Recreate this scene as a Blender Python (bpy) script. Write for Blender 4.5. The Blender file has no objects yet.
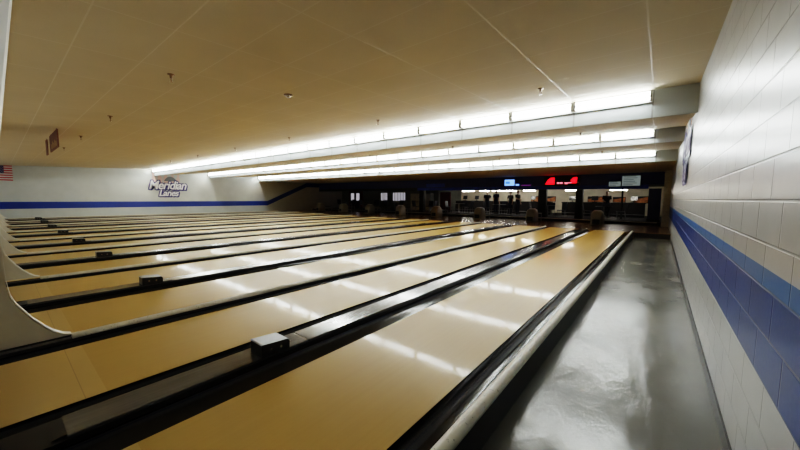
import bpy, bmesh, math, random
from mathutils import Vector, Matrix
random.seed(7)
C = bpy.context.scene.collection
PI = math.pi
ZC = 1.5            # eye height above the aisle floor
XR, XL = 0.40, -28.35
LANE_Z = 0.20
FOUL = 15.9
PAIR = 3.25
ORD = ['zeroth','first','second','third','fourth','fifth','sixth','seventh','eighth','ninth','tenth','eleventh','twelfth','thirteenth',
       'fourteenth','fifteenth','sixteenth','seventeenth','eighteenth','nineteenth','twentieth','twenty-first','twenty-second','twenty-third']

# ------------------------------------------------------------------ materials
def new_mat(name):
    m = bpy.data.materials.new(name); m.use_nodes = True
    nt = m.node_tree; b = nt.nodes['Principled BSDF']
    return m, nt, b
def setp(b, **k):
    for n, v in k.items():
        n = n.replace('_', ' ')
        if n in b.inputs:
            s = b.inputs[n]
            s.default_value = (*v, 1) if isinstance(v, tuple) and len(v) == 3 and s.type == 'RGBA' else v
def N(nt, t, **k):
    n = nt.nodes.new(t)
    for a, v in k.items(): setattr(n, a, v)
    return n
def math_node(nt, op, a, b=None, c=None, clamp=False):
    n = N(nt, 'ShaderNodeMath', operation=op, use_clamp=clamp)
    for i, v in enumerate((a, b, c)):
        if v is None: continue
        if isinstance(v, (int, float)): n.inputs[i].default_value = v
        else: nt.links.new(v, n.inputs[i])
    return n.outputs[0]
def mix(nt, fac, a, b):
    n = N(nt, 'ShaderNodeMix', data_type='RGBA')
    if isinstance(fac, (int, float)): n.inputs[0].default_value = fac
    else: nt.links.new(fac, n.inputs[0])
    for s, v in ((n.inputs[6], a), (n.inputs[7], b)):
        if isinstance(v, tuple): s.default_value = (*v, 1)
        else: nt.links.new(v, s)
    return n.outputs[2]
def coords(nt):
    g = N(nt, 'ShaderNodeNewGeometry'); s = N(nt, 'ShaderNodeSeparateXYZ')
    nt.links.new(g.outputs['Position'], s.inputs[0]); return g.outputs['Position'], s.outputs
def noise(nt, scale, vec=None, detail=4, rough=.55):
    n = N(nt, 'ShaderNodeTexNoise'); n.inputs['Scale'].default_value = scale
    n.inputs['Detail'].default_value = detail; n.inputs['Roughness'].default_value = rough
    if vec is not None: nt.links.new(vec, n.inputs['Vector'])
    return n.outputs[0]
def ramp(nt, fac, stops):
    r = N(nt, 'ShaderNodeValToRGB'); e = r.color_ramp.elements
    while len(e) < len(stops): e.new(.5)
    for i, (p, c) in enumerate(stops):
        e[i].position = p; e[i].color = (*c, 1) if isinstance(c, tuple) else (c, c, c, 1)
    nt.links.new(fac, r.inputs[0]); return r.outputs[0]
def combine(nt, x, y, z):
    c = N(nt, 'ShaderNodeCombineXYZ')
    for i, v in enumerate((x, y, z)):
        if isinstance(v, (int, float)): c.inputs[i].default_value = v
        else: nt.links.new(v, c.inputs[i])
    return c.outputs[0]
def bump(nt, b, h, strength=.3, dist=.01, prev=None):
    n = N(nt, 'ShaderNodeBump'); n.inputs['Strength'].default_value = strength; n.inputs['Distance'].default_value = dist
    nt.links.new(h, n.inputs['Height'])
    if prev is not None: nt.links.new(prev, n.inputs['Normal'])
    nt.links.new(n.outputs[0], b.inputs['Normal']); return n.outputs[0]
def simple(name, col, rough=.5, metal=0., var=.12, scale=12., spec=.5, coat=0., bmp=0.):
    m, nt, b = new_mat(name)
    pos, _ = coords(nt)
    f = noise(nt, scale, pos)
    lo = tuple(c * (1 - var) for c in col); hi = tuple(min(1, c * (1 + var)) for c in col)
    nt.links.new(ramp(nt, f, [(.3, lo), (.7, hi)]), b.inputs['Base Color'])
    setp(b, Roughness=rough, Metallic=metal, Specular_IOR_Level=spec, Coat_Weight=coat, Coat_Roughness=.08)
    if bmp: bump(nt, b, noise(nt, scale * 6, pos), bmp, .004)
    return m
def glow(name, col, strength):
    m, nt, b = new_mat(name)
    setp(b, Base_Color=col, Emission_Color=col, Emission_Strength=strength, Roughness=.4); return m

M = {}
# lanes: tan synthetic boards with faint joints, pin-deck lamp light painted paler near the pins
def lane_material():
    m, nt, b = new_mat('lane_boards'); pos, s = coords(nt)
    stretched = combine(nt, math_node(nt, 'MULTIPLY', s['X'], 37.), math_node(nt, 'MULTIPLY', s['Y'], .35), 0.)
    grain = noise(nt, 1., stretched, 5, .6)
    base = ramp(nt, grain, [(.25, (.485, .315, .092)), (.75, (.515, .338, .103))])
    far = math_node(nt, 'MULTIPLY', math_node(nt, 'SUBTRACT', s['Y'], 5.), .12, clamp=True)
    base = mix(nt, math_node(nt, 'MULTIPLY', far, .8), base, (.55, .325, .058))  # deeper gold painted in towards the far end, where the lamp reflections stop
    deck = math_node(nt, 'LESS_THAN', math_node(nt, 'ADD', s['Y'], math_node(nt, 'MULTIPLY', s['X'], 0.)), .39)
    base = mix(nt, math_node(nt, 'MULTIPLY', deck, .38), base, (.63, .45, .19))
    seam = math_node(nt, 'LESS_THAN', math_node(nt, 'ABSOLUTE', math_node(nt, 'SUBTRACT', s['Y'], .285)), .0025)
    for yy in (4.35, 8.1, 12.0):
        seam = math_node(nt, 'MAXIMUM', seam, math_node(nt, 'LESS_THAN', math_node(nt, 'ABSOLUTE', math_node(nt, 'SUBTRACT', s['Y'], yy)), .002))
    base = mix(nt, math_node(nt, 'MULTIPLY', seam, .35), base, (.16, .09, .03))
    nt.links.new(base, b.inputs['Base Color'])
    r = ramp(nt, noise(nt, 1., combine(nt, math_node(nt, 'MULTIPLY', s['X'], 6.), math_node(nt, 'MULTIPLY', s['Y'], .5), 0.)), [(.3, .29), (.7, .33)])
    nt.links.new(r, b.inputs['Roughness']); setp(b, Specular_IOR_Level=.16, IOR=1.5, Coat_Weight=.22, Coat_Roughness=.062)
    wv = noise(nt, 1., combine(nt, math_node(nt, 'MULTIPLY', s['X'], 5.), math_node(nt, 'MULTIPLY', s['Y'], .8), 0.), 2)
    bump(nt, b, wv, .02, .012)
    return m
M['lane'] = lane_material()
def approach_material():
    m, nt, b = new_mat('approach_boards'); pos, s = coords(nt)
    board = math_node(nt, 'FLOOR', math_node(nt, 'MULTIPLY', s['X'], 9.))
    v = noise(nt, 1., combine(nt, math_node(nt, 'MULTIPLY', board, 7.3), math_node(nt, 'MULTIPLY', s['Y'], .25), 0.))
    nt.links.new(ramp(nt, v, [(.3, (.20, .11, .045)), (.7, (.34, .20, .085))]), b.inputs['Base Color'])
    setp(b, Roughness=.22, Specular_IOR_Level=.5); return m
M['approach'] = approach_material()
# painted block wall with the two-tone blue band
def block_wall():
    m, nt, b = new_mat('painted_block'); pos, s = coords(nt)
    v = combine(nt, s['Y'], math_node(nt, 'ADD', s['Z'], .1), 0.)
    br = N(nt, 'ShaderNodeTexBrick'); nt.links.new(v, br.inputs['Vector'])
    br.inputs['Scale'].default_value = 1.; br.inputs['Brick Width'].default_value = .4064; br.inputs['Row Height'].default_value = .2
    br.inputs['Mortar Size'].default_value = .007; br.inputs['Mortar Smooth'].default_value = .6
    br.inputs['Color1'].default_value = (0, 0, 0, 1); br.inputs['Color2'].default_value = (0, 0, 0, 1); br.inputs['Mortar'].default_value = (1, 1, 1, 1)
    jn = br.outputs['Fac']
    f = noise(nt, 3., pos)
    paint = ramp(nt, f, [(.3, (.405, .41, .405)), (.7, (.46, .465, .46))])
    def band(lo, hi):
        return math_node(nt, 'MULTIPLY', math_node(nt, 'GREATER_THAN', s['Z'], lo), math_node(nt, 'LESS_THAN', s['Z'], hi))
    paint = mix(nt, band(1.1, 1.19), paint, (.03, .13, .36))
    paint = mix(nt, band(.70, 1.1), paint, (.003, .033, .19))
    paint = mix(nt, math_node(nt, 'MULTIPLY', jn, .35), paint, (.28, .28, .29))
    nt.links.new(paint, b.inputs['Base Color'])
    rr = ramp(nt, noise(nt, 40., pos, 6), [(.3, .30), (.7, .33)]); nt.links.new(rr, b.inputs['Roughness'])
    nt.links.new(math_node(nt, 'MULTIPLY_ADD', band(.70, 1.19), -.5, .65), b.inputs['Specular IOR Level'])
    fine = N(nt, 'ShaderNodeMath', operation='MULTIPLY_ADD'); nt.links.new(noise(nt, 45., pos, 5), fine.inputs[0]); fine.inputs[1].default_value = .008
    nt.links.new(math_node(nt, 'MULTIPLY', jn, -1.), fine.inputs[2])
    bump(nt, b, fine.outputs[0], 1.0, .018)
    return m
M['block'] = block_wall()
def left_wall():
    m, nt, b = new_mat('white_wall_blue_band'); pos, s = coords(nt)
    paint = ramp(nt, noise(nt, 2., pos), [(.3, (.47, .485, .455)), (.7, (.52, .535, .505))])
    t = math_node(nt, 'DIVIDE', math_node(nt, 'SUBTRACT', s['Y'], 15.75), 4.3, clamp=True)
    c = math_node(nt, 'MULTIPLY_ADD', t, 1.82, .90)
    d = math_node(nt, 'ABSOLUTE', math_node(nt, 'SUBTRACT', s['Z'], c))
    paint = mix(nt, math_node(nt, 'LESS_THAN', d, .2), paint, (.004, .028, .22))
    nt.links.new(paint, b.inputs['Base Color']); setp(b, Roughness=.45); return m
M['leftwall'] = left_wall()
def ceiling_tile():
    m, nt, b = new_mat('ceiling_tile'); pos, s = coords(nt)
    def line(c, off, step, w):
        q = math_node(nt, 'FRACT', math_node(nt, 'DIVIDE', math_node(nt, 'ADD', c, off + step / 2 + 100 * step), step))
        return math_node(nt, 'LESS_THAN', math_node(nt, 'ABSOLUTE', math_node(nt, 'SUBTRACT', q, .5)), w / step / 2)
    tee = math_node(nt, 'MAXIMUM', line(s['X'], .19, 1.22, .016), line(s['Y'], 0., .61, .013))
    fl = noise(nt, 1.1, pos, 3); fine = noise(nt, 90., pos, 3)
    col = ramp(nt, fl, [(.3, (.61, .55, .43)), (.7, (.66, .595, .47))])
    col = mix(nt, math_node(nt, 'MULTIPLY', fine, .25), col, (.36, .31, .22))
    col = mix(nt, math_node(nt, 'MULTIPLY', tee, .20), col, (.70, .67, .58))
    nt.links.new(col, b.inputs['Base Color'])
    nt.links.new(math_node(nt, 'MULTIPLY_ADD', tee, -.5, .85), b.inputs['Roughness'])
    bump(nt, b, math_node(nt, 'MULTIPLY_ADD', fine, .25, math_node(nt, 'MULTIPLY', tee, .6)), .5, .006)
    return m
M['tile'] = ceiling_tile()
def drop_panel():
    m, nt, b = new_mat('white_drop_panel'); pos, s = coords(nt)
    q = math_node(nt, 'FRACT', math_node(nt, 'DIVIDE', math_node(nt, 'ADD', s['X'], .19 + .61 + 122), 1.22))
    ln = math_node(nt, 'LESS_THAN', math_node(nt, 'ABSOLUTE', math_node(nt, 'SUBTRACT', q, .5)), .012)
    col = mix(nt, math_node(nt, 'MULTIPLY', ln, .7), (.44, .47, .48), (.20, .20, .18))
    nt.links.new(col, b.inputs['Base Color']); setp(b, Roughness=.5); return m
M['drop'] = drop_panel()
def concrete():
    m, nt, b = new_mat('polished_concrete'); pos, s = coords(nt)
    v = combine(nt, s['X'], math_node(nt, 'MULTIPLY', s['Y'], .55), 0.)
    f1 = noise(nt, 1.3, v, 3, .5); f2 = noise(nt, 5., v, 5, .6); f3 = noise(nt, 60., pos, 4)
    col = ramp(nt, f1, [(.3, (.125, .127, .108)), (.52, (.165, .166, .143)), (.75, (.205, .203, .175))])
    col = mix(nt, math_node(nt, 'MULTIPLY', f2, .35), col, (.13, .13, .115))
    sp = math_node(nt, 'GREATER_THAN', f3, .70)
    col = mix(nt, math_node(nt, 'MULTIPLY', sp, .4), col, (.06, .06, .055))
    nt.links.new(col, b.inputs['Base Color'])
    r = ramp(nt, noise(nt, 1.8, v, 3, .5), [(.3, .17), (.5, .20), (.7, .255)]); nt.links.new(r, b.inputs['Roughness'])
    setp(b, Specular_IOR_Level=.55)
    bump(nt, b, math_node(nt, 'MULTIPLY_ADD', f2, .35, f1), .40, .05); return m
M['concrete'] = concrete()
def cap_cream():
    m, nt, b = new_mat('cream_rail'); pos, s = coords(nt)
    f = noise(nt, 14., pos, 6); sp = math_node(nt, 'GREATER_THAN', noise(nt, 55., pos, 2), .68)
    col = ramp(nt, f, [(.3, (.60, .565, .45)), (.7, (.72, .685, .56))])
    col = mix(nt, math_node(nt, 'MULTIPLY', sp, .7), col, (.12, .10, .07))
    nt.links.new(col, b.inputs['Base Color']); setp(b, Roughness=.36); return m
M['cream'] = cap_cream()
def cap_grey():
    m, nt, b = new_mat('grey_capping_plate'); pos, s = coords(nt)
    f = noise(nt, 1., combine(nt, math_node(nt, 'MULTIPLY', s['X'], 30.), math_node(nt, 'MULTIPLY', s['Y'], 2.), 0.), 5)
    col = ramp(nt, f, [(.3, (.085, .085, .080)), (.7, (.12, .12, .112))])
    q = math_node(nt, 'FRACT', math_node(nt, 'DIVIDE', math_node(nt, 'SUBTRACT', s['Y'], 1.65 - 20.), 2.0))
    col = mix(nt, math_node(nt, 'LESS_THAN', q, .006), col, (.01, .01, .01))
    nt.links.new(col, b.inputs['Base Color'])
    nt.links.new(ramp(nt, f, [(.3, .10), (.7, .17)]), b.inputs['Roughness']); setp(b, Specular_IOR_Level=.8, Coat_Weight=.3, Coat_Roughness=.1)
    return m
M['capgrey'] = cap_grey()
M['gutter'] = simple('gutter_black', (.012, .0095, .008), .17, spec=.6, scale=3)
M['blackedge'] = simple('black_edge', (.010, .008, .007), .4)
M['skirt'] = simple('dark_skirt', (.022, .020, .017), .5, scale=4)
M['blackbox'] = simple('black_box_paint', (.012, .012, .013), .32, spec=.6)
M['boxlid'] = simple('grey_box_lid', (.22, .24, .27), .3, spec=.6)
M['chrome'] = simple('chrome', (.65, .65, .66), .2, 1.0, .05)
M['kick'] = simple('kickback_laminate', (.70, .665, .54), .45, scale=4, var=.08)
M['kickedge'] = simple('kickback_white_edge', (.78, .76, .66), .35, var=.05)
M['mask'] = simple('masking_panel', (.90, .88, .80), .45, var=.06, scale=3)
M['white'] = simple('white_enamel', (.80, .80, .78), .35, var=.03)
M['tube'] = glow('fluorescent_tube', (.93, .985, 1.0), 24.0)
M['holder'] = simple('grey_lampholder', (.30, .29, .27), .5)
M['brass'] = simple('dark_brass', (.22, .15, .09), .35, .8)
M['redbrown'] = simple('red_brown_board', (.16, .055, .035), .6)
M['gold'] = simple('dull_gold', (.42, .28, .10), .5)
M['base'] = simple('black_baseboard', (.03, .03, .03), .4)
M['navy'] = simple('navy_fascia', (.022, .034, .20), .45, scale=2)
M['blueband'] = simple('blue_fascia_band', (.02, .06, .50), .4, scale=2)
M['black'] = simple('matte_black', (.008, .008, .009), .6)
M['darkblue'] = simple('dark_blue_paint', (.012, .020, .13), .45)
M['greywall'] = simple('grey_back_wall', (.20, .21, .19), .6, scale=2)
M['beigewall'] = simple('beige_back_wall', (.78, .71, .56), .6, scale=2)
M['counter'] = simple('dark_counter', (.012, .010, .010), .4)
M['carpet'] = simple('dark_carpet', (.020, .018, .022), .9, scale=30, var=.5)
M['nosing'] = simple('pale_step_nosing', (.75, .73, .68), .4)
M['hood'] = simple('olive_brown_hood', (.27, .265, .22), .35, var=.08)
M['highlight_white'] = simple('pale_highlight', (.85, .85, .82), .25, var=.03)
M['chair'] = simple('dark_plastic_seat', (.035, .038, .055), .4)
M['steel'] = simple('grey_steel', (.28, .28, .29), .35, .7)
M['tabletop'] = simple('grey_table_laminate', (.16, .16, .17), .3)
M['maroon'] = simple('maroon_paint', (.13, .012, .02), .5)
M['orange'] = simple('orange_poster', (.60, .22, .07), .5, var=.5, scale=5)
M['column'] = simple('pale_column', (.62, .60, .52), .55)
M['blue_screen'] = glow('blue_screen', (.05, .16, .9), 1.0)
M['pale_blue_screen'] = glow('pale_blue_screen', (.16, .34, 1.0), 1.3)
M['red_led'] = glow('red_led', (1.0, .006, .012), 2.2)
M['pink_led'] = glow('pink_led', (1.0, .16, .22), 1.4)
M['grey_screen'] = glow('grey_screen', (.30, .36, .36), .26)
M['screen_text'] = glow('screen_text', (.10, .13, .14), .12)
M['purple'] = glow('purple_strip', (.25, .05, .35), .25)
M['concourse_tube'] = glow('concourse_tube', (1., .95, .84), 62.)
M['daylight'] = glow('daylit_blind', (.72, .70, .78), .30)
M['blade'] = simple('blind_edge', (.12, .12, .13), .6)
M['skin'] = simple('skin', (.45, .27, .19), .5, var=.05)
M['hair'] = simple('dark_hair', (.02, .014, .01), .5)
for k, c in (('shirt_black', (.015, .015, .018)), ('shirt_grey', (.05, .05, .055)), ('shirt_navy', (.012, .016, .05)), ('jeans', (.02, .025, .045))):
    M[k] = simple(k, c, .85, var=.2, scale=20)
M['logo_white'] = simple('logo_white', (.86, .86, .88), .4, var=.02)
M['logo_navy'] = simple('logo_navy', (.014, .008, .12), .4, var=.05)
M['logo_pink'] = simple('logo_pale_pink', (.62, .44, .38), .5, var=.05)
M['logo_rose'] = simple('logo_rose_line', (.50, .30, .30), .5, var=.05)
M['logo_grey'] = simple('logo_grey', (.12, .13, .13), .4, var=.1)
M['fred'] = simple('flag_red', (.45, .03, .05), .7, var=.05)
M['fwhite'] = simple('flag_white', (.70, .68, .64), .7, var=.03)
M['fblue'] = simple('flag_blue', (.03, .03, .12), .7, var=.05)

# ------------------------------------------------------------------ mesh helpers
class MB:
    def __init__(s): s.v = []; s.f = []; s.mi = []; s.sm = []
    def add(s, vs, fs, mi=0, smooth=False):
        o = len(s.v); s.v += [tuple(p) for p in vs]
        for f in fs: s.f.append([i + o for i in f]); s.mi.append(mi); s.sm.append(smooth)
    def box(s, x0, x1, y0, y1, z0, z1, mi=0):
        vs = [(x0,y0,z0),(x1,y0,z0),(x1,y1,z0),(x0,y1,z0),(x0,y0,z1),(x1,y0,z1),(x1,y1,z1),(x0,y1,z1)]
        s.add(vs, [(0,3,2,1),(4,5,6,7),(0,1,5,4),(1,2,6,5),(2,3,7,6),(3,0,4,7)], mi)
    def prism(s, prof, axis, a, b, mi=0, smooth=False, caps=True):
        """prof: closed outline; axis 'x' -> prof=(y,z), 'y' -> prof=(x,z), 'z' -> prof=(x,y)."""
        def P(p, t): return (t, p[0], p[1]) if axis == 'x' else (p[0], t, p[1]) if axis == 'y' else (p[0], p[1], t)
        n = len(prof)
        vs = [P(p, a) for p in prof] + [P(p, b) for p in prof]
        s.add(vs, [(i, (i+1) % n, (i+1) % n + n, i + n) for i in range(n)], mi, smooth)
        if caps: s.add(vs, [tuple(range(n-1, -1, -1)), tuple(range(n, 2*n))], mi)
    def tube(s, p, q, r, r2=None, n=10, mi=0, caps=True, smooth=True):
        p, q = Vector(p), Vector(q); r2 = r if r2 is None else r2
        d = (q - p).normalized(); u = d.orthogonal().normalized(); w = d.cross(u)
        vs = [p + (u*math.cos(2*PI*i/n) + w*math.sin(2*PI*i/n))*r for i in range(n)] + [q + (u*math.cos(2*PI*i/n) + w*math.sin(2*PI*i/n))*r2 for i in range(n)]
        s.add(vs, [(i, (i+1) % n, (i+1) % n + n, i + n) for i in range(n)], mi, smooth)
        if caps: s.add(vs, [tuple(range(n-1, -1, -1)), tuple(range(n, 2*n))], mi)
    def lathe(s, prof, c=(0,0,0), n=20, mi=0):
        vs = []
        for r, z in prof:
            for i in range(n): vs.append((c[0] + r*math.cos(2*PI*i/n), c[1] + r*math.sin(2*PI*i/n), c[2] + z))
        fs = []
        for k in range(len(prof)-1):
            for i in range(n): fs.append((k*n+i, k*n+(i+1) % n, (k+1)*n+(i+1) % n, (k+1)*n+i))
        fs.append(tuple(range(n-1, -1, -1))); fs.append(tuple(range((len(prof)-1)*n, len(prof)*n)))
        s.add(vs, fs, mi, True)
    def loft(s, rings, mi=0, smooth=True):
        n = len(rings[0]); vs = [p for r in rings for p in r]; fs = []
        for k in range(len(rings)-1):
            for i in range(n): fs.append((k*n+i, k*n+(i+1) % n, (k+1)*n+(i+1) % n, (k+1)*n+i))
        fs.append(tuple(range(n-1, -1, -1))); fs.append(tuple(range((len(rings)-1)*n, len(rings)*n)))
        s.add(vs, fs, mi, smooth)
    def ellipsoid(s, c, r, n=14, m=9, mi=0):
        rings = []
        for k in range(m+1):
            a = -PI/2 + PI*(k if 0 < k < m else (.15 if k == 0 else m-.15))/m
            rings.append([(c[0] + r[0]*math.cos(a)*math.cos(2*PI*i/n), c[1] + r[1]*math.cos(a)*math.sin(2*PI*i/n), c[2] + r[2]*math.sin(a)) for i in range(n)])
        s.loft(rings, mi)
    def build(s, name, mats, parent=None, loc=None, bevel=0, weld=False):
        me = bpy.data.meshes.new(name); me.from_pydata(s.v, [], s.f)
        for m in (mats if isinstance(mats, (list, tuple)) else [mats]): me.materials.append(m)
        for p, i, sm in zip(me.polygons, s.mi, s.sm): p.material_index = i; p.use_smooth = sm
        bm = bmesh.new(); bm.from_mesh(me)
        if weld: bmesh.ops.remove_doubles(bm, verts=bm.verts, dist=1e-5)
        bmesh.ops.recalc_face_normals(bm, faces=bm.faces); bm.to_mesh(me); bm.free(); me.update()
        o = bpy.data.objects.new(name, me); C.objects.link(o)
        if parent is not None: o.parent = parent
        if loc is not None: o.location = loc
        if bevel:
            md = o.modifiers.new('bevel', 'BEVEL'); md.width = bevel; md.segments = 2; md.limit_method = 'ANGLE'
        return o
def tag(o, label, cat, group=None, kind=None):
    o['label'] = label; o['category'] = cat
    if group: o['group'] = group
    if kind: o['kind'] = kind
    return o
def struct(o, label=None):
    o['kind'] = 'structure'
    if label: o['label'] = label
    return o
def empty(name, loc, rz=0):
    o = bpy.data.objects.new(name, None); C.objects.link(o); o.location = loc; o.rotation_euler = (0, 0, rz); o.empty_display_size = .1
    return o
def copy_tree(o, parent=None):
    c = o.copy(); C.objects.link(c)
    if parent is not None: c.parent = parent
    for ch in list(o.children): copy_tree(ch, c)
    return c

# ------------------------------------------------------------------ room shell
YB, YE = -2.6, 29.0
def sbox(name, mat, *d):
    m = MB(); m.box(*d); return struct(m.build(name, mat))
m = MB(); m.box(XL-.3, XR+.25, YB-.2, YE+.2, -.2, 0); struct(m.build('floor', M['concrete']))
sbox('wall_right', M['block'], XR, XR+.2, YB, YE, 0, 3.6)
sbox('wall_left', M['leftwall'], XL-.2, XL, YB, YE, 0, 3.6)
sbox('wall_back', M['greywall'], XL-.2, XR+.2, YB-.2, YB, 0, 3.6)
sbox('wall_far', M['beigewall'], XL-.2, XR+.2, YE, YE+.2, 0, 3.6)
sbox('baseboard_right', M['base'], XR-.012, XR, YB, FOUL, 0, .10)
# stepped ceiling: each bay rises away from the pins, then drops behind a row of lamps
bays = [(YB, 2.98, 7.2, 3.385), (7.2, 2.945, 10.85, 3.335), (10.85, 3.0, 15.0, 3.27), (15.0, 2.90, YE, 2.98)]
for i, (y0, z0, y1, z1) in enumerate(bays):
    ya = y0 + (.026 if i else 0)
    m = MB(); m.prism([(ya, z0), (y1, z1), (y1, z1+.12), (ya, z0+.12)], 'x', XL-.1, XR+.1)
    struct(m.build('ceiling', M['tile']))
for i, (y, zt, zb) in enumerate([(7.2, 3.385, 2.945), (10.85, 3.335, 3.0), (15.0, 3.27, 2.90)]):
    m = MB(); m.box(XL, XR, y, y+.02, zb-.012, zt+.02); m.box(XL, XR, y-.012, y+.022, zb-.03, zb+.004)
    struct(m.build('trim_%d' % (i+1), M['drop']))

# ------------------------------------------------------------------ lanes, gutters, cappings
def gutter_mb(x0, x1):
    m = MB(); n = 12; d = .085; w = x1 - x0
    top = [(x0 + w*k/n, LANE_Z - .012 - d*math.sin(PI*k/n)**.75) for k in range(n+1)]
    prof = [(x0, LANE_Z-.002)] + top + [(x1, LANE_Z-.002), (x1, LANE_Z-.125), (x0, LANE_Z-.125)]
    m.prism(prof, 'y', -1.6, FOUL-.002, 0, True); return m
lane_x = []
for k in range(8):
    lane_x += [(-2.08 - PAIR*k, -1.03 - PAIR*k), (-3.85 - PAIR*k, -2.80 - PAIR*k)]
def right_ord(i): return 'nearest the right wall' if i == 1 else ORD[i] + ' from the right wall'
for i, (x0, x1) in enumerate(lane_x):
    k = i // 2; odd = i % 2
    m = MB(); m.box(x0, x1, -1.6, FOUL-.002, 0, LANE_Z)
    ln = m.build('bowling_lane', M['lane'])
    tag(ln, 'glossy tan bowling lane, ' + right_ord(i+1), 'bowling lane', 'glossy tan bowling lanes')
    e = .0015
    if odd: ga, gb = (-4.02 - PAIR*k + e, x0 - e), (x1 + e, -2.60 - PAIR*k - e)
    else: ga, gb = (-2.33 - PAIR*k + e, x0 - e), (x1 + e, (-.83 if k == 0 else -.85) - PAIR*k - e)
    gutter_mb(*ga).build('gutter', M['gutter'], ln); gutter_mb(*gb).build('gutter', M['gutter'], ln)
# wide flat cappings over the ball return tracks
for k in range(8):
    X0, X1 = -2.60 - PAIR*k, -2.33 - PAIR*k
    r = empty('ball_return_capping', ((X0+X1)/2, 0, 0))
    tag(r, 'flat grey capping strip between lanes %d and %d counted from the right wall' % (2*k+1, 2*k+2), 'lane capping', 'flat ball return cappings')
    hw = (X1-X0)/2
    m = MB(); m.box(-hw, hw, -.15, FOUL-.2, .06, .232); m.build('black_side_rail', M['blackedge'], r)
    m = MB(); m.prism([(-hw+.012, .233), (hw-.012, .233), (hw-.012, .243), (hw-.02, .247), (-hw+.02, .247), (-hw+.012, .243)], 'y', .16, FOUL-.25); m.build('cover_plate', M['capgrey'], r)
    m = MB(); m.prism([(.12, .232), (.15, .232), (.16, .247), (.10, .24)], 'x', -hw+.03, hw-.03); m.build('end_lip', M['blackedge'], r)
# narrow rounded division cappings
def narrow(xc, w, label, side_skirt):
    r = empty('division_capping', (xc, 0, 0)); tag(r, label, 'lane capping', 'narrow cream division cappings')
    h = w/2; n = 8; ys = .355 if not side_skirt else -1.6
    prof = [(-h, .222)] + [(-h*math.cos(PI*i/n), .232 + .030*math.sin(PI*i/n)) for i in range(n+1)] + [(h, .222)]
    m = MB(); m.prism(prof, 'y', ys, FOUL-.05, 0, True); m.build('rounded_rail', M['cream'], r)
    m = MB(); m.box(-h+.004, h-.004, -1.6, FOUL-.05, .0 if side_skirt else .06, .222); m.build('dark_skirt', M['skirt'], r)
narrow(-.785, .085, 'cream rounded edge rail between the lane and the concrete aisle', True)
for k in range(8):
    last = k == 7
    narrow(-4.06 - PAIR*k, .078, 'narrow cream division rail beyond the left side of lane 16' if last else
           'narrow cream division rail between lanes %d and %d counted from the right wall' % (2*k+2, 2*k+3), False)
# kickback panels with curved white-edged fronts
curve = [(.35, .266), (.30, .284), (.245, .325), (.20, .375), (.16, .43), (.13, .47), (.10, .525), (.08, .56), (.055, .605), (.04, .64), (.025, .69), (.018, .73), (.012, .80), (.008, .87), (.006, .95), (.005, 1.1), (.006, 1.26), (.008, 1.53)]
for k in range(8):
    X = -4.06 - PAIR*k
    r = empty('kickback_panel', (X, 0, 0))
    tag(r, 'beige curved kickback divider at the pin end, %s from the right' % ORD[k+1] if k else 'beige curved kickback divider at the pin end, nearest the camera', 'kickback', 'curved kickback dividers')
    side = [(y-.004, z-.004) for y, z in curve] + [(-1.55, 1.525), (-1.55, .268), (-.2, .264)]
    m = MB(); m.prism(side, 'x', -.035, .040); m.build('side_panel', M['kick'], r)
    m = MB()
    for (a, b) in zip(curve[:-1], curve[1:]):
        d = Vector((b[0]-a[0], b[1]-a[1])).normalized(); nrm = Vector((-d.y, d.x))*-.0045
        m.prism([a, b, (b[0]+nrm.x, b[1]+nrm.y), (a[0]+nrm.x, a[1]+nrm.y)], 'x', -.037, .042)
    m.build('white_edge_trim', M['kickedge'], r)
# masking units above the pin decks, leaning slightly forward
for k in range(8):
    xr = -.9 - PAIR*k; xl = -4.018 - PAIR*k
    r = empty('masking_unit', ((xl+xr)/2, 0, 0))
    tag(r, 'pale masking panel above the pin deck, ' + ('beside the aisle' if k == 0 else ORD[k+1] + ' from the aisle'), 'masking unit', 'pale masking panels over the pins')
    w = (xr - xl)/2
    m = MB(); m.loft([[(-w, f-.05, z), (w, f-.05, z), (w-.05, f, z), (-w, f, z)] for f, z in ((.000, 1.535), (.185, 3.085))], 0, False); m.build('face_panel', M['mask'], r)
    m = MB(); m.box(-w, w-.06, -.03, -.002, 1.518, 1.535); m.build('lower_trim', M['gold'], r)
# sensor boxes on the wide cappings
def sensor_box():
    r = empty('sensor_box', (0, 0, 0))
    m = MB(); m.prism([(-.12, 0), (.12, 0), (.12, .064), (.10, .088), (-.11, .104), (-.12, .10)], 'x', -.085, .085); m.build('housing', M['blackbox'], r, bevel=.004)
    m = MB(); m.prism([(-.125, .103), (-.111, .108), (.102, .0915), (.126, .065), (.121, .063), (.100, .088), (-.11, .104)], 'x', -.09, .09); m.build('sloped_lid', M['boxlid'], r)
    for yy, zz in ((-.045, .05), (.04, .045)):
        m = MB(); m.tube((.085, yy, zz), (.092, yy, zz), .010, n=14); m.tube((.092, yy, zz), (.094, yy, zz), .006, n=10); m.build('lens', M['chrome'], r)
    m = MB(); m.box(-.09, .09, .12, .23, 0, .012); m.build('mounting_plate', M['capgrey'], r)
    return r
sb = sensor_box()
for k in range(8):
    o = sb if k == 0 else copy_tree(sb)
    o.location = (-2.415 - PAIR*k, 1.335, .2475)
    tag(o, 'black sensor box on the grey capping between lanes %d and %d from the right' % (2*k+1, 2*k+2), 'sensor box', 'black boxes on the ball return cappings')

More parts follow.
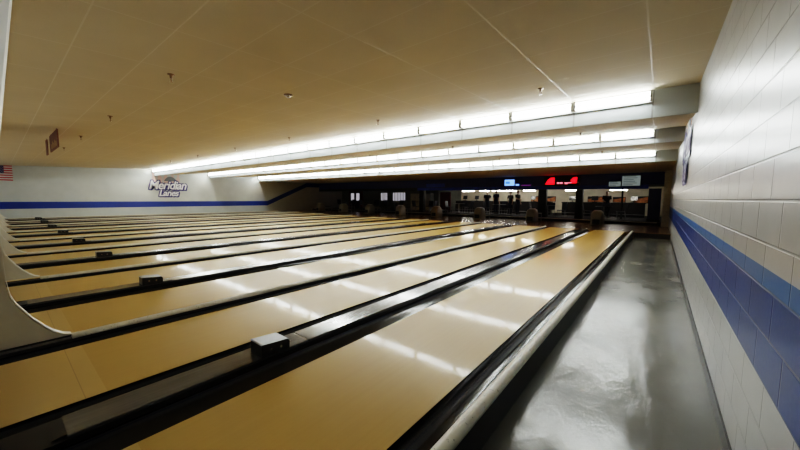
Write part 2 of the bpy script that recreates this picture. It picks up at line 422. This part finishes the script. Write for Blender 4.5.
# ------------------------------------------------------------------ approach, step, settee floor
m = MB(); m.box(XL, XR, FOUL, 20.7, 0, LANE_Z); o = struct(m.build('floor', M['approach']), 'dark boarded approach behind the foul line')
m = MB(); m.box(XL, XR, 20.7, YE, 0, .34); o = struct(m.build('floor', M['carpet']), 'dark raised seating floor')
m = MB(); m.prism([(20.66, .325), (20.78, .325), (20.78, .352), (20.67, .352), (20.655, .34)], 'x', XL, -.05); struct(m.build('trim_4', M['nosing']))
m = MB(); m.box(-.73, XR, FOUL-.012, FOUL-.001, 0, .19); struct(m.build('trim_5', M['skirt']))
m = MB(); m.box(lane_x[-1][0], lane_x[0][1], FOUL+.001, FOUL+.03, .2, .2012); struct(m.build('trim_6', M['blackedge']))
SF = .352 - .012

# ball return hoods on the approach
def ball_return():
    r = empty('ball_return', (0, 0, 0))
    def ring(z, hx, y0, y1, rr):
        pts = []
        for cx, cy, a0 in ((hx-rr, y1-rr, 0), (-hx+rr, y1-rr, 90), (-hx+rr, y0+rr, 180), (hx-rr, y0+rr, 270)):
            for j in range(5):
                a = math.radians(a0 + j*22.5); pts.append((cx + rr*math.cos(a), cy + rr*math.sin(a), z))
        return pts
    m = MB(); m.loft([ring(z, hx, y0, y1, rr) for z, hx, y0, y1, rr in ((0, .27, -.38, .40, .10), (.30, .27, -.36, .40, .12), (.52, .265, -.33, .38, .15), (.63, .24, -.28, .34, .17), (.70, .19, -.22, .28, .16))])
    m.build('hood', M['hood'], r)
    m = MB(); m.loft([ring(z, hx, y0, y1, rr) for z, hx, y0, y1, rr in ((.70, .185, -.215, .275, .155), (.735, .15, -.18, .22, .14), (.745, .08, -.12, .14, .07))]); m.build('top_highlight', M['highlight_white'], r)  # white reflection on the hood top, modelled as a pale piece
    m = MB(); m.prism([(-.16, -.385), (.16, -.385), (.13, -.36), (-.13, -.36)], 'z', .05, .28); m.build('ball_opening', M['black'], r)
    for sx in (-.2, .2):
        m = MB(); m.tube((sx, .38, .46), (sx, 1.15, .44), .022, n=8); m.tube((sx, 1.15, .44), (sx, 1.15, 0), .022, n=8); m.build('rack_rail', M['steel'], r)
    m = MB(); m.prism([(-.2, .40), (.2, .40), (.2, .42), (0, .38), (-.2, .42)], 'y', .38, 1.15); m.build('rack_tray', M['black'], r)
    return r
br = ball_return()
for k in range(8):
    o = br if k == 0 else copy_tree(br)
    o.location = (-2.46 - PAIR*k, 19.35, LANE_Z)
    tag(o, 'olive brown ball return hood with painted highlight on the approach, %s from the right' % ORD[k+1], 'ball return', 'ball return hoods on the approach')

# ------------------------------------------------------------------ lamps on the ceiling drops
def lamp():
    L = 1.205
    r = empty('fluorescent_fixture', (0, 0, 0))
    m = MB(); m.prism([(0, -.10), (0, .085), (-.03, .085), (-.055, .03), (-.055, -.03), (-.03, -.10)], 'x', -L/2, L/2); m.build('white_channel', M['white'], r)
    for y, z in ((-.085, .045), (-.085, -.045)):
        m = MB(); m.tube((-L/2+.035, y, z), (L/2-.035, y, z), .021, n=8, caps=False); m.build('tube_lamp', M['tube'], r)
    for sx in (-1, 1):
        m = MB(); a = sx*(L/2-.001); b = sx*(L/2-.036); m.box(min(a, b), max(a, b), -.112, -.05, -.085, .085); m.build('lamp_holder', M['holder'], r)
    return r
lp = lamp(); first = True
rows = [(7.185, 3.275, 23, 'nearest row of ceiling lamps'), (10.835, 3.235, 23, 'middle row of ceiling lamps'), (14.985, 3.165, 23, 'farthest row of ceiling lamps')]
for ry, rz, n, rn in rows:
    for i in range(n):
        o = lp if first else copy_tree(lp); first = False
        o.location = (-.19 - .61 - 1.22*i, ry, rz)
        tag(o, 'lit white tube light, %s from the right end of the %s' % (ORD[i+1], rn), 'ceiling light', rn)

# ------------------------------------------------------------------ ceiling fittings
def ceil_z(y):
    for y0, z0, y1, z1 in bays:
        if y0 <= y < y1: return z0 + (z1-z0)*(y-y0)/(y1-y0)
def sprinkler():
    r = empty('sprinkler', (0, 0, 0))
    m = MB(); m.lathe([(.045, 0), (.045, -.008), (.02, -.012), (.016, -.05), (.01, -.055)], n=16); m.build('escutcheon', M['brass'], r)
    m = MB()
    for sx in (-1, 1):
        m.tube((sx*.012, 0, -.05), (sx*.02, 0, -.075), .004, n=6); m.tube((sx*.02, 0, -.075), (0, 0, -.1), .004, n=6)
    m.build('yoke', M['brass'], r)
    m = MB(); m.lathe([(.024, -.10), (.026, -.103), (.006, -.108)], n=16); m.build('deflector', M['chrome'], r)
    return r
spk = sprinkler(); first = True
sp_rows = [('in the ceiling bay above the pin decks', [(-5.3, 1.6), (-9.05, 1.6), (-12.75, 1.6), (-16.3, 1.6)]),
           ('just in front of the nearest lamp row', [(-1.65, 5.76), (-5.3, 5.76), (-9.0, 5.76), (-12.6, 5.76), (-16.2, 5.76), (-19.8, 5.76)]),
           ('just in front of the middle lamp row', [(-1.65, 9.3), (-5.3, 9.3), (-9.0, 9.3), (-12.6, 9.3)]),
           ('just in front of the farthest lamp row', [(-1.65, 13.2), (-5.3, 13.2)])]
for rn, ps in sp_rows:
    for i, (x, y) in enumerate(ps):
        o = spk if first else copy_tree(spk); first = False
        o.location = (x, y, ceil_z(y) - .001)
        tag(o, 'small hanging sprinkler %s, %s from the right' % (rn, ORD[i+1]), 'sprinkler', 'ceiling sprinklers')
r = empty('recessed_sprinkler', (-5.0, 3.2, ceil_z(3.2)-.001)); tag(r, 'dark round recessed sprinkler disc in the middle of the ceiling', 'sprinkler')
m = MB(); m.lathe([(.075, 0), (.075, -.01), (.05, -.016)], n=24); m.build('rim', M['brass'], r)
m = MB(); m.lathe([(.04, -.016), (.04, -.03), (.015, -.04)], n=16); m.build('cap', M['chrome'], r)
# hanging boards near the pin end
def hang_board(name, x0, x1, y, z0, z1, label, deco):
    r = empty(name, ((x0+x1)/2, y, z0)); tag(r, label, 'hanging sign'); w = (x1-x0)/2; h = z1-z0
    m = MB(); m.box(-w, w, -.012, .012, 0, h); m.build('board', M['redbrown'], r)
    top = ceil_z(y) - z0
    for sx in ((-w*.8, w*.8) if deco else (0,)):
        m = MB(); m.tube((sx, 0, h), (sx, 0, top), .006, n=6); m.build('hanger', M['steel'], r)
    if deco:
        for i in range(5):
            m = MB(); xx = -w*.5 + i*w*.28; m.box(xx, xx+.09, -.016, -.0125, .05, .05 + .12 + .05*(i % 2))
            m.build('gold_marking', M['gold'], r)
hang_board('hanging_board', -13.1, -11.4, 1.03, 2.66, 3.09, 'wide red-brown board hanging from the ceiling at left', True)
hang_board('hanging_board', -14.2, -13.85, 1.03, 2.66, 3.09, 'narrow red-brown strip hanging beside the wide hanging board', False)
# flag on the left wall
fl = empty('flag', (XL+.022, -.10, 2.28)); tag(fl, 'striped red, white and blue flag on the left wall above the band', 'flag')
fw, fh = .78, .84
def wav(y): return .018*math.sin(y*9)
for i in range(13):
    pass
m = MB()
for i in range(13):
    z0 = fh*i/13; z1 = fh*(i+1)/13
    y_start = .48 if i >= 6 else 0.
    for j in range(12):
        ya = y_start + (fw-y_start)*j/12; yb = y_start + (fw-y_start)*(j+1)/12
        m.add([(wav(ya), ya, z0), (wav(yb), yb, z0), (wav(yb), yb, z1), (wav(ya), ya, z1)], [(0, 1, 2, 3)], 0 if i % 2 == 0 else 1)
m.build('stripes', [M['fred'], M['fwhite']], fl, weld=False)
m = MB()
for j in range(6):
    ya, yb = .48*j/6, .48*(j+1)/6; m.add([(wav(ya), ya, fh*6/13), (wav(yb), yb, fh*6/13), (wav(yb), yb, fh), (wav(ya), ya, fh)], [(0, 1, 2, 3)], 0)
for a in range(9):
    for b in range(6 if a % 2 == 0 else 5):
        zc = fh*6/13 + (a+1)*(fh*7/13)/10; yc = .04 + (b + (0 if a % 2 == 0 else .5))*.08
        pts = []
        for q in range(10):
            rr = .017 if q % 2 == 0 else .007; an = PI/2 + q*PI/5; pts.append((wav(yc)+.004, yc + rr*math.cos(an), zc + rr*math.sin(an)))
        m.add(pts, [tuple(range(10))], 1)
m.build('canton', [M['fblue'], M['fwhite']], fl)

# ------------------------------------------------------------------ script logos on both side walls
def text_mesh(body, size, offset, mat, name, parent, loc, depth, shear=.28, xs=1.):
    cu = bpy.data.curves.new(name, 'FONT'); cu.body = body; cu.size = size; cu.align_x = 'CENTER'; cu.shear = shear; cu.offset = offset; cu.extrude = depth; cu.space_character = .92
    tmp = bpy.data.objects.new(name, cu); C.objects.link(tmp)
    dg = bpy.context.evaluated_depsgraph_get(); me = bpy.data.meshes.new_from_object(tmp.evaluated_get(dg))
    bpy.data.objects.remove(tmp); me.materials.clear(); me.materials.append(mat)
    o = bpy.data.objects.new(name, me); C.objects.link(o); o.parent = parent; o.location = loc; o.scale = (xs, 1, 1); return o
def pin_shape(cx, cz, h, lean=0):
    prof = [(.0, 0), (.13, .02), (.16, .12), (.185, .28), (.16, .45), (.10, .62), (.075, .72), (.09, .84), (.085, .93), (.04, 1.0)]
    pts = [(w, z) for w, z in prof] + [(-w, z) for w, z in reversed(prof[1:])]
    return [(cx + (w + lean*z)*h, cz + z*h) for w, z in pts]
M['logo_violet'] = simple('logo_violet', (.17, .14, .30), .5, var=.1)
def logo(x, yc, z, facing, label, fill='logo_white'):
    r = empty('wall_logo', (x, yc, z)); tag(r, label, 'wall logo', 'script logos on the side walls')
    # local frame: X along the writing, Y up, Z out of the wall
    right = Vector((0, 1, 0)) if facing > 0 else Vector((0, -1, 0))
    up = Vector((0, 0, 1)); out = Vector((facing, 0, 0))
    R = Matrix((right, up, out)).transposed(); r.rotation_euler = R.to_euler()
    def flat(poly, d, mat, name):
        m = MB(); m.prism(poly, 'z', 0.002, d); return m.build(name, mat, r)
    for i, (px, lean, h) in enumerate(((-.78, -.12, .72), (-.45, -.06, .80), (-.10, 0, .84), (.28, .06, .80), (.62, .12, .70))):
        flat(pin_shape(px, .74, h, lean), .006, M['logo_rose'], 'pin_outline')
        flat(pin_shape(px, .765, h*.93, lean), .009, M['logo_pink'], 'pin_fill')
    dome = [(-.18 + .80*i/16, .88 + .34*math.sin(PI*i/16)**.7) for i in range(17)]
    flat([(a - .04, b) for a, b in dome], .013, M['logo_grey'], 'grey_dome')
    text_mesh('Meridian', .84, .085, M['logo_navy'], 'script_outline', r, (0, .30, .016), .003, xs=.86)
    text_mesh('Meridian', .84, .05, M['logo_navy'], 'script_shadow', r, (.05, .23, .010), .002, xs=.86)
    text_mesh('Lanes', .64, .05, M['logo_navy'], 'script_shadow', r, (.07, -.26, .012), .002, xs=.9)
    text_mesh('Meridian', .84, .016, M[fill], 'script_line', r, (0, .30, .023), .003, xs=.86)
    text_mesh('Lanes', .64, .08, M['logo_navy'], 'script_outline', r, (.02, -.20, .018), .003, xs=.9)
    text_mesh('Lanes', .64, .014, M[fill], 'script_line', r, (.02, -.20, .025), .003, xs=.9)
    sw = [(-.62, .22), (1.12, .20), (1.30, .28), (1.05, .27), (-.5, .27)]
    flat(sw, .017, M['logo_navy'], 'swoosh')
logo(XL+.004, 8.0, 1.70, 1, 'white and navy script bowling logo with pale pins on the left wall')
logo(XR-.004, 9.2, 2.12, -1, 'violet and navy script bowling logo seen edge-on on the right wall', 'logo_violet')

# ------------------------------------------------------------------ concourse
FY = 21.6
m = MB(); m.box(XL, XR, FY, FY+.25, 2.30, 2.98); struct(m.build('wall_fascia', M['navy']), 'dark navy fascia above the seating')
m = MB(); m.box(-15.5, -.5, FY-.015, FY+.26, 2.09, 2.30); struct(m.build('trim_7', M['blueband']))
m = MB(); m.box(XL, -15.5, FY-.01, FY+.25, 2.09, 2.30); struct(m.build('trim_8', M['black']))
m = MB(); m.box(XL, XR, FY+.25, YE, 2.42, 2.50); struct(m.build('ceiling', M['black']))
# columns
def column(x0, x1, y0, y1, mat, label):
    r = empty('square_column', ((x0+x1)/2, (y0+y1)/2, .34)); tag(r, label, 'column')
    w, d = (x1-x0)/2, (y1-y0)/2
    m = MB(); m.box(-w, w, -d, d, 0, 1.745); m.build('shaft', mat, r)
    m = MB(); m.box(-w-.02, w+.02, -d-.02, d+.02, 0, .12); m.build('plinth', M['black'], r)
column(-.47, .05, FY+.02, FY+.4, M['darkblue'], 'wide navy column right of the concourse opening')
column(-3.92, -3.55, FY+.02, FY+.35, M['black'], 'black column below the right end of the red sign')
column(-6.05, -5.57, FY+.02, FY+.35, M['black'], 'black column below the left end of the red sign')
column(-15.3, -14.9, FY+.02, FY+.35, M['black'], 'black column at the left end of the lit concourse')
m = MB(); m.box(.13, .398, 20.2, 20.6, LANE_Z, 2.9); m.box(.11, .399, 20.18, 20.62, LANE_Z, .34); m.box(.12, .399, 20.19, 20.61, 2.7, 2.78)
o = struct(m.build('wall_pilaster', M['column']), 'pale pilaster at the end of the right wall')
# dividing back walls
m = MB(); m.box(XL, -15.6, 24.8, 24.95, .34, 2.42); struct(m.build('wall_rear_left', M['greywall']))
m = MB(); m.box(-15.6, -15.45, 24.8, YE, .34, 2.42); struct(m.build('wall_rear_return', M['greywall']))
# counters
def counter(x0, x1, y0, y1, h, label):
    r = empty('serving_counter', ((x0+x1)/2, (y0+y1)/2, .34)); tag(r, label, 'counter'); w, d = (x1-x0)/2, (y1-y0)/2
    m = MB(); m.box(-w, w, -d+.05, d, 0, h-.05); m.build('front_panel', M['counter'], r)
    m = MB(); m.box(-w-.04, w+.04, -d, d+.02, h-.05, h); m.build('worktop', M['black'], r, bevel=.01)
    m = MB(); m.tube((-w, -d+.01, .18), (w, -d+.01, .18), .02, n=8); m.build('foot_rail', M['steel'], r)
counter(-14.2, -6.3, 25.6, 26.2, .95, 'long dark counter under the left part of the lit concourse wall')
counter(-5.5, -.7, 25.6, 26.2, .95, 'dark counter under the right part of the lit concourse wall')
# tills standing on the counters
def till(x, z, label):
    r = empty('counter_screen', (x, 25.9, z), random.uniform(-.4, .4)); tag(r, label, 'screen', 'dark screens on the counters')
    m = MB(); m.box(-.14, .14, -.1, .1, 0, .02); m.build('base', M['black'], r)
    m = MB(); m.tube((0, .02, .02), (0, .02, .2), .025, n=10); m.build('stem', M['black'], r)
    m = MB(); m.prism([(-.02, .14), (.02, .13), (.08, .42), (.04, .43)], 'x', -.2, .2); m.build('display', M['blackbox'], r, bevel=.008)
for i, x in enumerate((-13.4, -12.3, -11.2, -7.6, -4.9, -3.5, -1.3)):
    till(x, 1.29, 'dark upright screen on a concourse counter, %s from the left' % ORD[i+1])
# wall pictures and posters
def poster(x0, x1, z0, z1, label):
    r = empty('wall_poster', ((x0+x1)/2, YE-.001, z0)); tag(r, label, 'poster', 'orange posters on the concourse wall'); w = (x1-x0)/2
    m = MB(); m.box(-w, w, -.03, 0, 0, z1-z0); m.build('frame', M['counter'], r)
    m = MB(); m.prism([(-w+.03, .03), (w-.03, .03), (w-.03, (z1-z0)*.95), (0, (z1-z0)*.7), (-w+.03, (z1-z0)*.55)], 'y', -.036, -.031); m.build('print', M['orange'], r)
for a in ((-4.4, -3.3, 1.28, 1.72, 'orange poster on the concourse wall right of the middle column'), (-2.75, -1.95, 1.28, 1.68, 'orange poster behind the person at the right counter'),
          (-1.5, -.62, 1.24, 1.74, 'orange poster nearest the navy column'), (-8.7, -8.0, 1.24, 1.74, 'orange poster left of the left black column'), (-7.4, -6.7, 1.28, 1.72, 'orange poster between the two black columns')):
    poster(*a)
# concourse strip lights
def strip(x0, x1, y, z, label):
    r = empty('strip_light', ((x0+x1)/2, y, z)); tag(r, label, 'strip light', 'strip lights in the concourse'); w = (x1-x0)/2
    m = MB(); m.box(-w, w, -.06, .06, .02, .07); m.build('housing', M['white'], r)
    m = MB(); m.tube((-w+.02, 0, 0), (w-.02, 0, 0), .022, n=8); m.build('tube_lamp', M['concourse_tube'], r)
    for sx in (-w*.8, w*.8):
        m = MB(); m.tube((sx, 0, .07), (sx, 0, 2.42-z), .008, n=6); m.build('hanger', M['steel'], r)
for i, a in enumerate(((-13.2, -12.1), (-11.6, -10.8), (-10.55, -9.5), (-9.4, -8.6), (-8.1, -7.2), (-5.2, -4.5), (-2.55, -1.65))):
    strip(a[0], a[1], 25.0, 2.10, 'lit white strip light in the concourse, %s from the left' % ORD[i+1])
# overhead screens on the fascia
def screen(x0, x1, z0, z1, mat, label, lines=0, blob=None):
    r = empty('overhead_monitor', ((x0+x1)/2, FY-.06, z0)); tag(r, label, 'monitor'); w = (x1-x0)/2; h = z1-z0
    m = MB(); m.box(-w-.03, w+.03, -.05, .045, -.03, h+.03); m.build('casing', M['black'], r, bevel=.01)
    m = MB(); m.box(-w, w, -.054, -.0505, 0, h); m.build('display', mat, r)
    if lines:
        m = MB()
        for i in range(lines):
            zz = h*(i+.5)/lines; m.box(-w*.85, w*(.2 + .6*((i*37) % 10)/10), -.057, -.0545, zz, zz + h/lines*.35)
        m.build('text_lines', M['screen_text'], r)
    if blob:
        m = MB(); m.box(*blob[0]); m.build('picture', blob[1], r)
screen(-8.2, -7.55, 2.36, 2.75, M['pale_blue_screen'], 'bright blue monitor on the fascia', 0, ((-.26, .02, -.057, -.0545, .12, .27), M['blue_screen']))
screen(-7.46, -7.24, 2.35, 2.45, M['pale_blue_screen'], 'small pale blue screen at the lower right of the blue monitor')
screen(-7.1, -6.5, 2.33, 2.40, M['purple'], 'thin purple lit strip right of the blue monitor')
screen(-2.27, -1.72, 2.22, 2.48, M['grey_screen'], 'small pale grey monitor left of the ceiling pole', 3)
screen(-1.66, -.86, 2.24, 2.78, M['grey_screen'], 'large pale grey monitor with lines of text', 6)
# red LED sign
r = empty('led_sign', (-4.7, FY-.06, 2.32)); tag(r, 'long black sign with red lit characters on the fascia', 'sign')
m = MB(); m.box(-1.0, 1.0, -.05, .045, -.03, .56); m.build('casing', M['black'], r, bevel=.01)
m = MB()
m.prism([(-.92, .08), (-.40, .08), (-.40, .47), (-.62, .47), (-.78, .33)], 'y', -.056, -.0505)
m.prism([(.55, .13), (.80, .13), (.84, .47), (.62, .44), (.50, .30)], 'y', -.056, -.0505)
m.build('lit_character', M['red_led'], r)
m = MB()
for x0, x1 in ((-.25, -.12), (-.08, .06)): m.box(x0, x1, -.056, -.0505, .10, .19)
m.box(.16, .55, -.056, -.0505, .13, .17); m.box(.20, .34, -.056, -.0505, .08, .13); m.build('small_lit_text', M['pink_led'], r)
m = MB(); m.box(.86, .91, -.056, -.0505, .14, .20); m.build('white_light', M['highlight_white'], r)
# ceiling pole
r = empty('support_pole', (-1.72, 23.0, .34)); tag(r, 'thin dark pole in front of the right counter', 'pole')
m = MB(); m.tube((0, 0, 0), (0, 0, 2.08), .045, n=12); m.build('shaft', M['black'], r)
m = MB(); m.lathe([(.11, 0), (.11, .02), (.05, .03)], n=16); m.build('flange', M['black'], r)
# windows and door in the rear left wall
def window(name, x0, x1, z0, z1, nb):
    w = (x1-x0)/2; r = struct(empty(name, ((x0+x1)/2, 24.795, z0)))
    m = MB(); t = .06; h = z1-z0
    m.box(-w-t, -w, -.04, 0, -t, h+t); m.box(w, w+t, -.04, 0, -t, h+t); m.box(-w, w, -.04, 0, -t, 0); m.box(-w, w, -.04, 0, h, h+t); m.build('window_frame', M['black'], r)
    m = MB(); m.box(-w, w, -.02, -.012, 0, h); m.build('window_pane', M['daylight'], r)
    m = MB()
    for i in range(1, nb): xx = -w + 2*w*i/nb; m.box(xx-.03, xx+.03, -.035, -.022, 0, h)
    m.build('window_blind', M['blade'], r)
window('window_1', -22.35, -21.5, 1.2, 1.98, 5)
window('window_2', -20.75, -19.2, 1.2, 2.0, 8)
dr = struct(empty('door_1', (-26.15, 24.79, .34)))
m = MB(); m.box(-.85, .85, -.04, 0, 0, 1.98); m.build('door_leaf', M['counter'], dr)
for sx in (-1, 1):
    m = MB(); m.box(sx*.42-.24, sx*.42+.24, -.05, -.042, .82, 1.62); m.build('door_pane', M['daylight'], dr)
    m = MB(); m.tube((sx*.07, -.08, .75), (sx*.07, -.08, 1.15), .015, n=8); m.build('door_handle', M['steel'], dr)
m = MB(); m.box(.85, 1.15, -.06, 0, 0, 1.98); m.box(-1.0, -.85, -.06, 0, 0, 1.98); m.build('door_frame', M['maroon'], dr)
# pale locker block and dark blue board in the middle left
r = empty('ball_locker', (-15.0, 23.6, .34)); r.location = (-17.0, 24.45, .34); tag(r, 'pale grey locker unit on the left side of the seating', 'locker')
m = MB(); m.box(-1.1, 1.1, -.3, .3, 0, 1.6); m.build('carcass', M['greywall'], r)
for i in range(4):
    for j in range(2):
        m = MB(); m.box(-1.08+i*.54, -1.08+i*.54+.50, -.318, -.301, .06+j*.77, .06+j*.77+.72); d = m.build('door', M['column'], r)
        m = MB(); m.box(-.66+i*.54, -.62+i*.54, -.33, -.319, .40+j*.77, .46+j*.77); m.build('handle', M['steel'], d)
def hang_panel(x0, x1, z0, z1, mat, label):
    r = empty('fascia_board', ((x0+x1)/2, FY-.03, z0)); tag(r, label, 'board'); w = (x1-x0)/2
    m = MB(); m.box(-w, w, -.02, .012, 0, z1-z0); m.build('panel', mat, r)
    m = MB(); m.box(-w-.03, w+.03, -.022, .012, -.03, 0); m.build('lower_trim', M['black'], r)
hang_panel(-14.6, -12.9, 2.32, 2.62, M['blueband'], 'blue board on the fascia left of the monitors')
r = empty('red_banner', (-12.6, 24.2, .34)); r.location = (-14.2, 23.9, .34); tag(r, 'dull red upright panel beside the pale lockers', 'panel')
m = MB(); m.box(-.5, .5, -.03, .03, .1, 1.65); m.build('face', M['maroon'], r)
m = MB(); m.box(-.52, .52, -.15, .15, 0, .1); m.build('foot', M['black'], r)

# ------------------------------------------------------------------ seating furniture
def make_chair():
    r = empty('lounge_chair', (0, 0, 0))
    m = MB(); m.prism([(-.22, .42), (.22, .42), (.24, .46), (.2, .47), (-.2, .455), (-.24, .47)], 'x', -.22, .22); m.build('seat', M['chair'], r, bevel=.01)
    m = MB(); m.prism([(.20, .47), (.24, .47), (.32, .92), (.28, .93)], 'x', -.22, .22); m.build('backrest', M['chair'], r, bevel=.01)
    for sx in (-.19, .19):
        for sy in (-.18, .2):
            m = MB(); m.tube((sx, sy, .44), (sx*1.1, sy*1.15, 0), .014, n=6); m.build('leg', M['steel'], r)
    return r
def make_table():
    r = empty('scoring_table', (0, 0, 0))
    m = MB(); m.lathe([(.42, .72), (.45, .725), (.45, .745), (.43, .75)], n=24); m.build('tabletop', M['tabletop'], r)
    m = MB(); m.tube((0, 0, .02), (0, 0, .72), .04, n=12); m.build('pedestal', M['steel'], r)
    m = MB(); m.lathe([(.28, 0), (.28, .015), (.06, .04)], n=20); m.build('base', M['black'], r)
    return r
ch = make_chair(); tb = make_table(); f1 = True
for k in range(8):
    X = -2.46 - PAIR*k + (0 if k else -.1)
    o = tb if k == 0 else copy_tree(tb); o.location = (X, 22.6, SF)
    tag(o, 'round grey table on the raised floor behind the %s ball return from the right' % ORD[k+1], 'table', 'round tables behind the ball returns')
    for dx, dy, rz, w in ((-.85, 0, PI/2, 'left of'), (.85, 0, -PI/2, 'right of'), (0, .75, 0, 'behind')):
        o = ch if f1 else copy_tree(ch); f1 = False
        o.location = (X+dx, 22.6+dy, SF); o.rotation_euler = (0, 0, rz)
        tag(o, 'dark plastic chair %s the %s round table from the right' % (w, ORD[k+1]), 'chair', 'dark chairs at the round tables')

# ------------------------------------------------------------------ people far back
def person(x, y, z, rz, shirt, label, pose, height=1.72):
    r = empty('person', (x, y, z), rz); tag(r, label, 'person', 'people standing in the concourse')
    s = height/1.72; r.scale = (s, s, s)
    b = MB()
    def limb(pts):
        for (p, a), (q, c) in zip(pts[:-1], pts[1:]): b.tube(p, q, a, c, n=12)
        for p, a in pts: b.ellipsoid(p, (a, a, a), 10, 6)
    # legs, trunk, neck, head (faces -Y)
    for sx in (-1, 1):
        limb([((sx*.09, 0, .88), .085), ((sx*.10, -.01, .48), .058), ((sx*.105, .02, .08), .040)])
        b.ellipsoid((sx*.108, -.06, .045), (.045, .125, .045), 12, 7)
    b.ellipsoid((0, 0, .93), (.165, .11, .13)); b.ellipsoid((0, 0, 1.10), (.145, .10, .19)); b.ellipsoid((0, 0, 1.30), (.185, .115, .17))
    limb([((0, .005, 1.38), .065), ((0, -.005, 1.52), .052)])
    b.ellipsoid((0, -.01, 1.61), (.075, .095, .115), 18, 12); b.ellipsoid((0, -.03, 1.545), (.055, .07, .05))
    b.ellipsoid((0, -.108, 1.60), (.014, .02, .026), 8, 6)
    for sx in (-1, 1): b.ellipsoid((sx*.078, 0, 1.605), (.012, .022, .032), 8, 6)
    hands = []
    for sx in (-1, 1):
        e, h = pose[0 if sx < 0 else 1]
        e = (sx*e[0], e[1], e[2]); h = (sx*h[0], h[1], h[2])
        limb([((sx*.19, 0, 1.39), .055), (e, .042), (h, .030)])
        d = (Vector(h) - Vector(e)).normalized(); side = d.cross(Vector((1, 0, 0))).normalized()
        palm = Vector(h) + d*.06; b.ellipsoid(tuple(palm), (.030, .040, .050), 10, 7)
        for q, L in zip((-1.5, -.5, .5, 1.5), (.075, .09, .085, .065)):
            base = palm + side*q*.020 + d*.03; tip = base + d*L + Vector((-sx*.015, -.01, 0)); b.tube(base, tip, .0105, .009, n=7)
        b.tube(palm + side*-.03, palm + side*-.075 + d*.035, .012, .010, n=7)
    body = b.build('body', M['skin'], r)
    md = body.modifiers.new('one_skin', 'REMESH'); md.mode = 'VOXEL'; md.voxel_size = .012; md.use_smooth_shade = True
    sm = body.modifiers.new('smooth', 'SMOOTH'); sm.factor = .5; sm.iterations = 2
    # clothing follows the body
    c = MB(); c.ellipsoid((0, 0, 1.00), (.178, .125, .14)); c.ellipsoid((0, 0, 1.14), (.165, .118, .20)); c.ellipsoid((0, 0, 1.31), (.20, .13, .155))
    for sx in (-1, 1):
        e = pose[0 if sx < 0 else 1][0]; e = Vector((sx*e[0], e[1], e[2])); a = Vector((sx*.19, 0, 1.39)); mid = a.lerp(e, .75)
        c.tube(a, mid, .068, .058, n=12); c.ellipsoid(tuple(a), (.068, .068, .068), 10, 6)
    t = c.build('shirt', M[shirt], r); md = t.modifiers.new('cloth', 'REMESH'); md.mode = 'VOXEL'; md.voxel_size = .014; md.use_smooth_shade = True
    c = MB(); c.ellipsoid((0, 0, .92), (.178, .122, .11))
    for sx in (-1, 1): c.tube((sx*.09, 0, .90), (sx*.10, -.01, .48), .098, .072, n=12); c.tube((sx*.10, -.01, .48), (sx*.105, .015, .09), .072, .060, n=12)
    t = c.build('trousers', M['jeans'], r); md = t.modifiers.new('cloth', 'REMESH'); md.mode = 'VOXEL'; md.voxel_size = .014; md.use_smooth_shade = True
    c = MB(); c.ellipsoid((0, .012, 1.645), (.084, .098, .095), 16, 10); c.build('hair', M['hair'], r)
    for sx in (-1, 1):
        c = MB(); c.ellipsoid((sx*.030, -.097, 1.615), (.011, .008, .008), 8, 6); c.build('eye', M['black'], r)
        c = MB(); c.ellipsoid((sx*.108, -.065, .045), (.052, .135, .05), 12, 8); c.build('shoe', M['black'], r)
    c = MB(); c.ellipsoid((0, -.093, 1.555), (.024, .008, .006), 8, 6); c.build('mouth', M['maroon'], r)
relax = ((.235, .01, 1.12), (.245, -.06, .88)); reach = ((.225, -.08, 1.14), (.16, -.30, 1.08)); hip = ((.33, .04, 1.16), (.19, -.05, 1.00))
person(-10.55, 24.1, SF, .5, 'shirt_black', 'person in a dark top standing, leftmost in front of the left counter', (relax, reach))
person(-9.75, 23.9, SF, PI*.9, 'shirt_navy', 'person in a navy top facing the left counter with arms down', (relax, relax), 1.78)
person(-8.75, 24.2, SF, -.4, 'shirt_grey', 'person in a grey top below the blue monitor, hand on hip', (hip, relax), 1.68)
person(-8.25, 24.3, SF, 1.2, 'shirt_black', 'person in a black top turned sideways below the blue monitor', (reach, relax), 1.75)
person(-2.65, 24.6, SF, .2, 'shirt_black', 'person in a black top alone before the right counter', (reach, reach), 1.66)

# ------------------------------------------------------------------ world, camera, view
w = bpy.data.worlds.new('world'); bpy.context.scene.world = w; w.use_nodes = True
w.node_tree.nodes['Background'].inputs[0].default_value = (.02, .02, .022, 1); w.node_tree.nodes['Background'].inputs[1].default_value = .1
yaw, pit, rol, f = -.6749003, -.0842025, .0079078, 323.09
cy, sy, cp, sp, cr, sr = math.cos(yaw), math.sin(yaw), math.cos(pit), math.sin(pit), math.cos(rol), math.sin(rol)
fwd = Vector((sy*cp, cy*cp, sp)); rt = Vector((cy, -sy, 0)); up = rt.cross(fwd)
r2 = rt*cr + up*sr; u2 = -rt*sr + up*cr
cam = bpy.data.cameras.new('camera'); cam.sensor_width = 36; cam.lens = f/800*36; cam.clip_start = .02; cam.clip_end = 200
co = bpy.data.objects.new('camera', cam); C.objects.link(co)
mw = Matrix((r2, u2, -fwd)).transposed().to_4x4(); mw.translation = (0, 0, ZC); co.matrix_world = mw
sc = bpy.context.scene; sc.camera = co
sc.view_settings.view_transform = 'Filmic'; sc.view_settings.look = 'High Contrast'; sc.view_settings.exposure = 0.74
sc.cycles.use_denoising = True; sc.cycles.max_bounces = 8; sc.cycles.diffuse_bounces = 5; sc.cycles.sample_clamp_indirect = 6.0; sc.cycles.blur_glossy = .5
